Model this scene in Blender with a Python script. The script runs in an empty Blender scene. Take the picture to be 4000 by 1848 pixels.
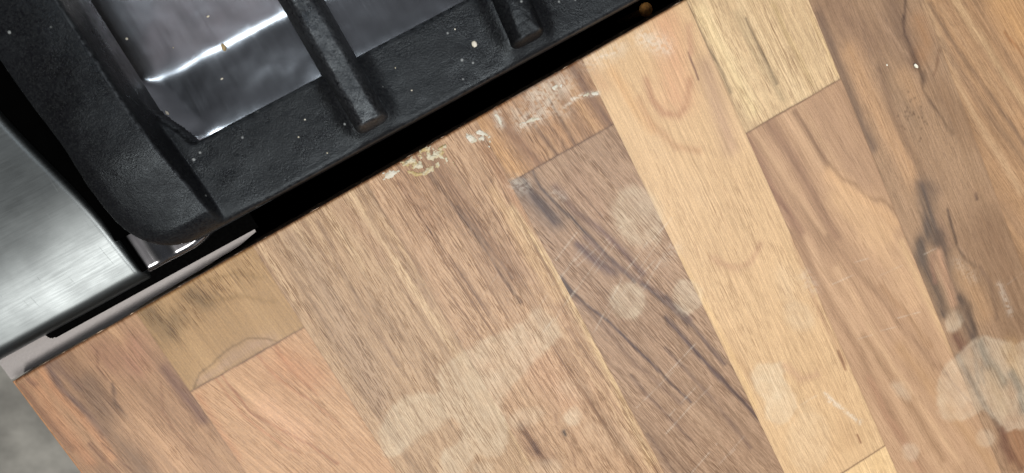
import bpy, math, random
import numpy as np
from mathutils import Matrix, Vector

# ------------------------------------------------------------------ camera geometry
# u runs along the cut edge of the worktop (front to back), v along the staves away from the cooker.
# world: X = u, Y = -v, Z = up, metres.  worktop surface is z = 0.
W, H = 4000, 1848
FPX = 1786*1.5528
CEN = np.array([2000., 924.])
vv_ = np.array([3988*1.5528, 7349*1.5528, FPX]); vv_ /= np.linalg.norm(vv_)
uu_ = np.array([.869, -.495, 0.]); uu_[2] = -(uu_@vv_)/vv_[2]; uu_ /= np.linalg.norm(uu_)
nn_ = np.cross(uu_, vv_)
CH = 0.42*FPX/4000*0.98

def _g(x, y, z=0.):
    d = np.array([x-CEN[0], y-CEN[1], FPX]); P = d*((CH-z)/(d@nn_))
    return np.array([P@uu_, P@vv_])
ORG = _g(54, 1488)
def G(x, y, z=0.):
    """point of the photo (4000 px wide) lying at height z mm -> (u, v) in mm"""
    return (_g(x, y, z/1000.)-ORG)*1000.

sc = bpy.context.scene
col = sc.collection
cam_d = bpy.data.cameras.new('camera'); cam = bpy.data.objects.new('camera', cam_d); col.objects.link(cam)
sc.camera = cam
cam_d.sensor_width = 36.; cam_d.lens = FPX/4000*36.
cam_d.clip_start = 0.01; cam_d.clip_end = 50
r = (uu_[0], -vv_[0], -nn_[0]); up = (-uu_[1], vv_[1], nn_[1]); bk = (-uu_[2], vv_[2], nn_[2])
M = Matrix(((r[0], up[0], bk[0], -ORG[0]), (r[1], up[1], bk[1], ORG[1]), (r[2], up[2], bk[2], CH), (0, 0, 0, 1)))
cam.matrix_world = M
cam_d.dof.use_dof = True; cam_d.dof.focus_distance = 0.31; cam_d.dof.aperture_fstop = 20.

# ------------------------------------------------------------------ world and lamps
wd = bpy.data.worlds.new('World'); sc.world = wd; wd.use_nodes = True
nt = wd.node_tree; bg = nt.nodes['Background']
tc = nt.nodes.new('ShaderNodeTexCoord'); sx = nt.nodes.new('ShaderNodeSeparateXYZ')
nt.links.new(tc.outputs['Generated'], sx.inputs[0])
rp = nt.nodes.new('ShaderNodeValToRGB'); nt.links.new(sx.outputs['Z'], rp.inputs[0])
rp.color_ramp.elements[0].position = 0.0; rp.color_ramp.elements[0].color = (.22, .23, .25, 1)
rp.color_ramp.elements[1].position = 1.0; rp.color_ramp.elements[1].color = (.25, .23, .25, 1)
e = rp.color_ramp.elements.new(.60); e.color = (.06, .063, .07, 1)
e = rp.color_ramp.elements.new(.88); e.color = (.06, .06, .065, 1)
e = rp.color_ramp.elements.new(.955); e.color = (.22, .20, .22, 1)
mr = nt.nodes.new('ShaderNodeMapRange'); mr.interpolation_type = 'SMOOTHSTEP'; nt.links.new(sx.outputs['X'], mr.inputs[0])
for i_, v_ in ((1, -.17), (2, -.09), (3, .32), (4, 1.15)): mr.inputs[i_].default_value = v_
ml = nt.nodes.new('ShaderNodeVectorMath'); ml.operation = 'SCALE'; nt.links.new(rp.outputs[0], ml.inputs[0]); nt.links.new(mr.outputs[0], ml.inputs['Scale'])
nt.links.new(ml.outputs[0], bg.inputs[0]); bg.inputs[1].default_value = 1.1

def area(name, loc, target, sx_, sy_, power, colr):
    d = bpy.data.lights.new(name, 'AREA'); d.shape = 'RECTANGLE'; d.size = sx_; d.size_y = sy_
    d.energy = power; d.color = colr
    o = bpy.data.objects.new(name, d); col.objects.link(o); o.location = loc
    o.rotation_euler = (Vector(target)-Vector(loc)).to_track_quat('-Z', 'Y').to_euler()
    return o
area('ceiling_lamp', (-.55, -.62, 1.55), (.2, -.1, 0), .34, .34, 24, (1., .965, .92))
area('pool_fill_light', (.33, -.29, .95), (.26, -.12, 0), .30, .30, 9.5, (1., .97, .94))  # added fill with no known source, makes a bright pool on the wood
area('crease_fill_light', (.10, .72, 1.20), (.15, 0, 0), .34, .10, 2.2, (.80, .92, 1.))  # added unseen light, placed to draw highlights along the well's creases

sc.view_settings.view_transform = 'Standard'; sc.view_settings.look = 'None'
sc.view_settings.exposure = 0; sc.view_settings.gamma = 1
sc.view_settings.use_curve_mapping = False

# ------------------------------------------------------------------ helpers
def lin(c):
    c = np.asarray(c, float)/255.
    return np.where(c <= .04045, c/12.92, ((c+.055)/1.055)**2.4)
KW = 0.785                      # real reflectance of the wood against its brightness in the photo
_T = np.random.RandomState(7).rand(256, 256)
def vnoise(x, y):
    xi = np.floor(x).astype(int); yi = np.floor(y).astype(int); fx = x-xi; fy = y-yi
    fx = fx*fx*(3-2*fx); fy = fy*fy*(3-2*fy)
    a = _T[xi & 255, yi & 255]; b = _T[(xi+1) & 255, yi & 255]; c = _T[xi & 255, (yi+1) & 255]; d = _T[(xi+1) & 255, (yi+1) & 255]
    return (a*(1-fx)+b*fx)*(1-fy)+(c*(1-fx)+d*fx)*fy
def fbm(x, y, o=4, s=0):
    t = 0; a = 1; n = 0
    for k in range(o):
        t = t+a*vnoise(x*2**k+17.3*k+s*31.7, y*2**k+9.1*k+s*13.9); n += a; a *= .5
    return t/n
def sst(a, b, x):
    t = np.clip((x-a)/(b-a), 0, 1); return t*t*(3-2*t)

def link(o, parent=None):
    col.objects.link(o)
    if parent: o.parent = parent
    return o
def tag(o, label=None, cat=None, group=None, kind=None):
    if label: o['label'] = label
    if cat: o['category'] = cat
    if group: o['group'] = group
    if kind: o['kind'] = kind
    return o
def thing(name, label, cat, loc=(0, 0, 0), group=None):
    o = bpy.data.objects.new(name, None); o.location = loc; o.empty_display_size = .01
    link(o); return tag(o, label, cat, group)
def mesh(name, vs, fs, mat, parent=None, smooth=True):
    me = bpy.data.meshes.new(name); me.from_pydata([tuple(p) for p in vs], [], [tuple(f) for f in fs]); me.materials.append(mat)
    if smooth: me.polygons.foreach_set('use_smooth', [True]*len(me.polygons))
    me.update()
    o = bpy.data.objects.new(name, me); link(o, parent)
    if parent is not None and parent.location.length > 0:
        o.matrix_parent_inverse = Matrix.Translation(-parent.location)
    return o
def grid_mesh(name, us, vs, zf, mat, parent=None, zb=None, keep=None, smooth=True, wv=None):
    """solid height field over (u, v) in mm; zb = underside height"""
    U, V = np.meshgrid(us, vs, indexing='ij')
    if wv is not None: V = wv(U, V)
    Z = zf(U, V)
    nu, nv = U.shape
    P = np.stack([U, -V, Z], -1).reshape(-1, 3)/1000.
    idx = np.arange(nu*nv).reshape(nu, nv)
    a, b, c, d = idx[:-1, :-1], idx[1:, :-1], idx[1:, 1:], idx[:-1, 1:]
    if keep is None: K = np.ones(a.shape, bool)
    else:
        k = keep(U, V, Z); K = k[:-1, :-1] | k[1:, :-1] | k[1:, 1:] | k[:-1, 1:]
    F = np.stack([a[K], d[K], c[K], b[K]], -1)
    vsx = P; faces = F
    if zb is not None:
        n = len(P); B = P.copy(); B[:, 2] = zb/1000.; vsx = np.vstack([P, B])
        faces = np.vstack([F, F[:, ::-1]+n])
        e = np.concatenate([F[:, [0, 1]], F[:, [1, 2]], F[:, [2, 3]], F[:, [3, 0]]])
        key = e[:, 0].astype(np.int64)*n+e[:, 1]; rev = e[:, 1].astype(np.int64)*n+e[:, 0]
        bd = e[~np.isin(key, rev)]
        faces = np.vstack([faces, np.stack([bd[:, 1], bd[:, 0], bd[:, 0]+n, bd[:, 1]+n], -1)])
    used = np.unique(faces); rm = -np.ones(len(vsx), int); rm[used] = np.arange(len(used))
    vsx = vsx[used]; faces = rm[faces]
    me = bpy.data.meshes.new(name)
    me.vertices.add(len(vsx)); me.vertices.foreach_set('co', vsx.ravel())
    me.loops.add(len(faces)*4); me.loops.foreach_set('vertex_index', faces.ravel().astype(np.int32))
    me.polygons.add(len(faces)); me.polygons.foreach_set('loop_start', np.arange(0, len(faces)*4, 4, dtype=np.int32))
    me.polygons.foreach_set('use_smooth', np.full(len(faces), smooth))
    me.materials.append(mat); me.update(calc_edges=True); me.validate()
    o = bpy.data.objects.new(name, me); link(o, parent)
    if parent is not None and parent.location.length > 0:
        o.matrix_parent_inverse = Matrix.Translation(-parent.location)
    return o
def box(name, u0, u1, v0, v1, z0, z1, mat, parent=None, bev=.6):
    b = bev
    us = np.array([u0, u0+b*.3, u0+b, u1-b, u1-b*.3, u1]); vs = np.array([v0, v0+b*.3, v0+b, v1-b, v1-b*.3, v1])
    def zf(U, V):
        d = np.minimum(np.minimum(U-u0, u1-U), np.minimum(V-v0, v1-V))
        return z1-b*(1-np.sqrt(np.clip(1-(1-np.clip(d/b, 0, 1))**2, 0, 1)))
    return grid_mesh(name, us, vs, zf, mat, parent, zb=z0)

class NB:
    """tiny node builder"""
    def __init__(s, name):
        s.m = bpy.data.materials.new(name); s.m.use_nodes = True; s.t = s.m.node_tree
        s.b = s.t.nodes['Principled BSDF']
    def n(s, typ, ins=None, **kw):
        x = s.t.nodes.new('ShaderNode'+typ)
        for k, v in kw.items(): setattr(x, k, v)
        for k, v in (ins or {}).items(): s.put(x.inputs[k], v)
        return x
    def put(s, sock, v):
        if hasattr(v, 'is_output'): s.t.links.new(v, sock)
        elif hasattr(v, 'outputs'): s.t.links.new(v.outputs[0], sock)
        else: sock.default_value = v
    def math(s, op, a, b=0., clamp=False):
        x = s.n('Math', {0: a, 1: b}, operation=op); x.use_clamp = clamp; return x.outputs[0]
    def rng(s, v, a, b, c=0., d=1.):
        return s.n('MapRange', {0: v, 1: a, 2: b, 3: c, 4: d}, interpolation_type='SMOOTHSTEP').outputs[0]
    def mix(s, f, a, b, bt='MIX'):
        x = s.n('Mix', data_type='RGBA', blend_type=bt); s.put(x.inputs[0], f); s.put(x.inputs[6], a); s.put(x.inputs[7], b); return x.outputs[2]
    def noise(s, vec, scale, det=3., rough=.5):
        return s.n('TexNoise', {'Vector': vec, 'Scale': scale, 'Detail': det, 'Roughness': rough}).outputs[0]
    def scale(s, vec, xyz):
        return s.n('Mapping', {'Vector': vec, 'Scale': xyz}, vector_type='POINT').outputs[0]
    def pos(s):
        return s.n('TexCoord').outputs['Object']
    def bump(s, h, dist, strength=1., prev=None):
        x = s.n('Bump', {'Height': h, 'Distance': dist, 'Strength': strength})
        if prev is not None: s.put(x.inputs['Normal'], prev)
        return x.outputs[0]
def rgba(c): return (float(c[0]), float(c[1]), float(c[2]), 1.)

# ------------------------------------------------------------------ materials
def mat_wood():
    k = NB('laminate_wood'); b = k.b
    cA = k.n('Attribute', attribute_name='Col').outputs['Color']
    gr = k.n('Attribute', attribute_name='Grain').outputs['Vector']
    pa = k.n('SeparateXYZ', {0: k.n('Attribute', attribute_name='Par').outputs['Vector']})
    pst, pden, stn = pa.outputs[0], pa.outputs[1], pa.outputs[2]
    sg = k.n('SeparateXYZ', {0: gr})
    w = k.noise(k.scale(gr, (.12, .02, 1)), 1., 2.)
    px = k.math('ADD', sg.outputs[0], k.math('MULTIPLY', w, 1.2))
    base = k.n('CombineXYZ', {0: px, 1: sg.outputs[1], 2: sg.outputs[2]}).outputs[0]
    # long soft fibres
    f1 = k.noise(k.scale(base, (1.3, .03, 1)), 1., 3., .6)
    f2 = k.noise(k.scale(base, (2.2, .055, 1)), 1., 3., .65)
    f3 = k.noise(k.scale(base, (2.2, 1.2, 1)), 1., 3., .75)
    c = k.mix(1., cA, k.n('CombineColor', {0: k.rng(f1, .3, .7, .90, 1.08), 1: k.rng(f1, .3, .7, .89, 1.08), 2: k.rng(f1, .3, .7, .87, 1.09)}), 'MULTIPLY')
    g2 = k.rng(f2, .3, .7, .90, 1.08)
    c = k.mix(1., c, k.n('CombineColor', {0: g2, 1: g2, 2: g2}), 'MULTIPLY')
    g3 = k.rng(f3, .3, .7, .88, 1.11)
    c = k.mix(1., c, k.n('CombineColor', {0: g3, 1: g3, 2: g3}), 'MULTIPLY')
    # pores: short dark dashes lying along the grain
    def pores(su, sv, rad, dens):
        vo = k.n('TexVoronoi', {'Vector': k.scale(base, (su, sv, 1)), 'Scale': 1., 'Randomness': 1.})
        vo.voronoi_dimensions = '2D'
        d = k.rng(vo.outputs['Distance'], rad*.45, rad, 1., 0.)
        s = k.n('SeparateColor', {0: vo.outputs['Color']}).outputs[0]
        on = k.math('LESS_THAN', s, dens)
        return k.math('MULTIPLY', d, on)
    p1 = pores(1.9, .075, .30, k.math('MULTIPLY', pden, 1.1))
    p2 = pores(2.8, .16, .36, k.math('MULTIPLY', pden, .9))
    ln = k.rng(k.noise(k.scale(base, (1.7, .016, 1)), 1., 3., .6), .53, .62, 0., .95)
    gate = k.rng(k.noise(k.scale(base, (.3, .03, 1)), 1., 2.), .38, .62, .55, 1.)
    ps = k.math('MAXIMUM', k.math('MULTIPLY', p1, 1.), k.math('MULTIPLY', p2, .7))
    ps = k.math('MAXIMUM', ps, k.math('MULTIPLY', ln, pden))
    ps = k.math('MULTIPLY', k.math('MULTIPLY', ps, k.math('MULTIPLY', pst, 1.2)), gate, True)
    ps = k.math('MULTIPLY', ps, k.math('SUBTRACT', 1., k.math('MULTIPLY', stn, .45)), True)
    dark = k.mix(1., c, (.36, .27, .20, 1), 'MULTIPLY')
    c = k.mix(ps, c, dark)
    k.put(b.inputs['Base Color'], c)
    k.put(b.inputs['Roughness'], k.math('ADD', k.rng(f3, .3, .7, .40, .50), k.math('MULTIPLY', stn, .25)))
    b.inputs['Specular IOR Level'].default_value = .32
    n = k.bump(k.noise(k.scale(gr, (4.5, 3., 1)), 1., 3., .7), .00012, .55)
    n = k.bump(k.math('SUBTRACT', 1., ps), .00010, .5, n)
    k.put(b.inputs['Normal'], n)
    return k.m
def mat_steel(name, colr, rough, brush, wav=.0003, scr=.5):
    k = NB(name); b = k.b; p = k.pos()
    s1 = k.noise(k.scale(p, brush), 1., 3., .7)
    blot = k.noise(p, 38., 4., .6)
    c = k.mix(k.rng(blot, .3, .7), rgba(np.array(colr)*.78), rgba(np.array(colr)*1.08))
    k.put(b.inputs['Base Color'], c); b.inputs['Metallic'].default_value = 1.
    # fine scratches from two wavy line sets
    w = k.noise(p, 60., 3.)
    rot = k.n('Mapping', {'Vector': p, 'Rotation': (0, 0, .9), 'Scale': (1800, 70, 1)}).outputs[0]
    sc1 = k.rng(k.noise(rot, 1., 1.), .72, .76)
    k.put(b.inputs['Roughness'], k.math('ADD', k.rng(s1, .25, .75, rough*.93, rough*1.08), k.math('MULTIPLY', k.math('MULTIPLY', sc1, w), scr)))
    n = k.bump(k.noise(p, 45., 2.), wav, .6)
    n = k.bump(s1, .00004, .10, n)
    n = k.bump(sc1, .00003, .05, n)
    k.put(b.inputs['Normal'], n)
    return k.m
def mat_iron(name, a=.003, bb=.008, rough=.36):
    k = NB(name); b = k.b; p = k.pos()
    n1 = k.noise(p, 1500., 3., .7); n2 = k.noise(p, 420., 3., .6); n3 = k.noise(p, 35., 3.)
    c = k.mix(k.rng(n3, .35, .7), (a, a*1.02, a*1.18, 1), (bb*.85, bb*.95, bb*1.1, 1))
    c = k.mix(k.rng(n1, .42, .72), c, (bb*1.6, bb*1.7, bb*1.8, 1))
    c = k.mix(k.rng(k.noise(p, 900., 2., .6), .35, .5, 1., 0.), c, (.004, .004, .005, 1))
    vo = k.n('TexVoronoi', {'Vector': p, 'Scale': 330.})
    sp = k.math('MULTIPLY', k.rng(vo.outputs['Distance'], .10, .22, 1., 0.), k.math('LESS_THAN', k.n('SeparateColor', {0: vo.outputs['Color']}).outputs[0], .05))
    c = k.mix(sp, c, (.16, .17, .17, 1))
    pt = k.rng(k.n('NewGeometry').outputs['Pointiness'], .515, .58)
    c = k.mix(k.math('MULTIPLY', pt, k.rng(n2, .35, .6)), c, (.050, .056, .062, 1))  # paler colour on sharp edges, painted sheen along the crests
    k.put(b.inputs['Base Color'], c)
    k.put(b.inputs['Roughness'], k.math('MULTIPLY', k.rng(n2, .3, .7, rough*.85, rough*1.15), k.rng(k.noise(p, 55., 4., .6), .40, .62, 1.15, .72)))
    b.inputs['Specular IOR Level'].default_value = .17; b.inputs['Specular Tint'].default_value = (.80, .92, 1., 1)
    n = k.bump(n2, .0006, .16); n = k.bump(n1, .0004, .42, n)
    k.put(b.inputs['Normal'], n)
    return k.m
def mat_plain(name, c, rough=.5, metal=0., nscale=200., amp=.12, bump=.0001, spec=.4):
    k = NB(name); b = k.b; p = k.pos()
    n1 = k.noise(p, nscale, 4., .6)
    k.put(b.inputs['Base Color'], k.mix(k.rng(n1, .3, .7), rgba(np.array(c)*(1-amp)), rgba(np.array(c)*(1+amp))))
    b.inputs['Roughness'].default_value = rough; b.inputs['Metallic'].default_value = metal
    b.inputs['Specular IOR Level'].default_value = spec
    if bump: k.put(b.inputs['Normal'], k.bump(n1, bump, .6))
    return k.m
WOOD = mat_wood()
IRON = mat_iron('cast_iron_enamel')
IRONF = mat_iron('cast_iron_sheen', .006, .024, .42)
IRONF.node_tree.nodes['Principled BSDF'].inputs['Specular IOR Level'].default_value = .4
STEEL = mat_steel('hob_steel', (.52, .52, .54), .20, (900, 40, 1), .0012, .08)
STEELF = mat_steel('front_panel_steel', (.122, .134, .137), .40, (60, 1000, 1), .0004, .2)
BLACK = mat_plain('shade_black', (.0006, .0006, .0006), .9, 0, spec=0., bump=0)  # near-zero colour standing in for deep shade
MATT_BLACK = mat_plain('matt_black', (.0012, .0012, .0012), .9, 0, 900., .3, spec=0.)
GREY = mat_plain('grey_enamel', (.23, .213, .205), .35, 0, 900., .03)
CHIP = mat_plain('sealed_chipboard', (.40, .30, .21), .7, 0, 700., .5, .0006)
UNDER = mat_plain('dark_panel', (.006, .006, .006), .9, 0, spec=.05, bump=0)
FLOOR = mat_plain('floor_grey', (.38, .37, .33), .5, 0, 7., .4)

# ------------------------------------------------------------------ the wood: staves of the laminate
def zp(off, s, pts): return [(off[0]+x/s, off[1]+y/s) for x, y in pts]
ZA = ((0, 1100), 1.591); ZB = ((3200, 0), 1.591); ZC = ((3200, 748), 1.591); ZD = ((1900, 350), 1.591)
CBL = ((0, 924), 1.288); CBM = ((1300, 924), 1.288); CBR = ((2600, 924), 1.288); CTR = ((2600, 0), 1.288); CT3 = ((1800, 0), 1.288)
DSP = ((0, 0), 1/1.5528)
def UV(z, pts): return [tuple(G(*p)) for p in zp(z[0], z[1], pts)]
def seg_dist(U, V, pts):
    D = np.full(U.shape, 1e9)
    for (x0, y0), (x1, y1) in zip(pts[:-1], pts[1:]):
        dx, dy = x1-x0, y1-y0; L = dx*dx+dy*dy+1e-9
        t = np.clip(((U-x0)*dx+(V-y0)*dy)/L, 0, 1)
        D = np.minimum(D, np.hypot(U-x0-t*dx, V-y0-t*dy))
    return D
def poly_sd(U, V, pts):
    D = seg_dist(U, V, pts+[pts[0]]); ins = np.zeros(U.shape, bool)
    n = len(pts)
    for i in range(n):
        x0, y0 = pts[i]; x1, y1 = pts[(i+1) % n]
        c = ((y0 > V) != (y1 > V)) & (U < (x1-x0)*(V-y0)/((y1-y0) if abs(y1-y0) > 1e-9 else 1e-9)+x0)
        ins ^= c
    return np.where(ins, D, -D)

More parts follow.
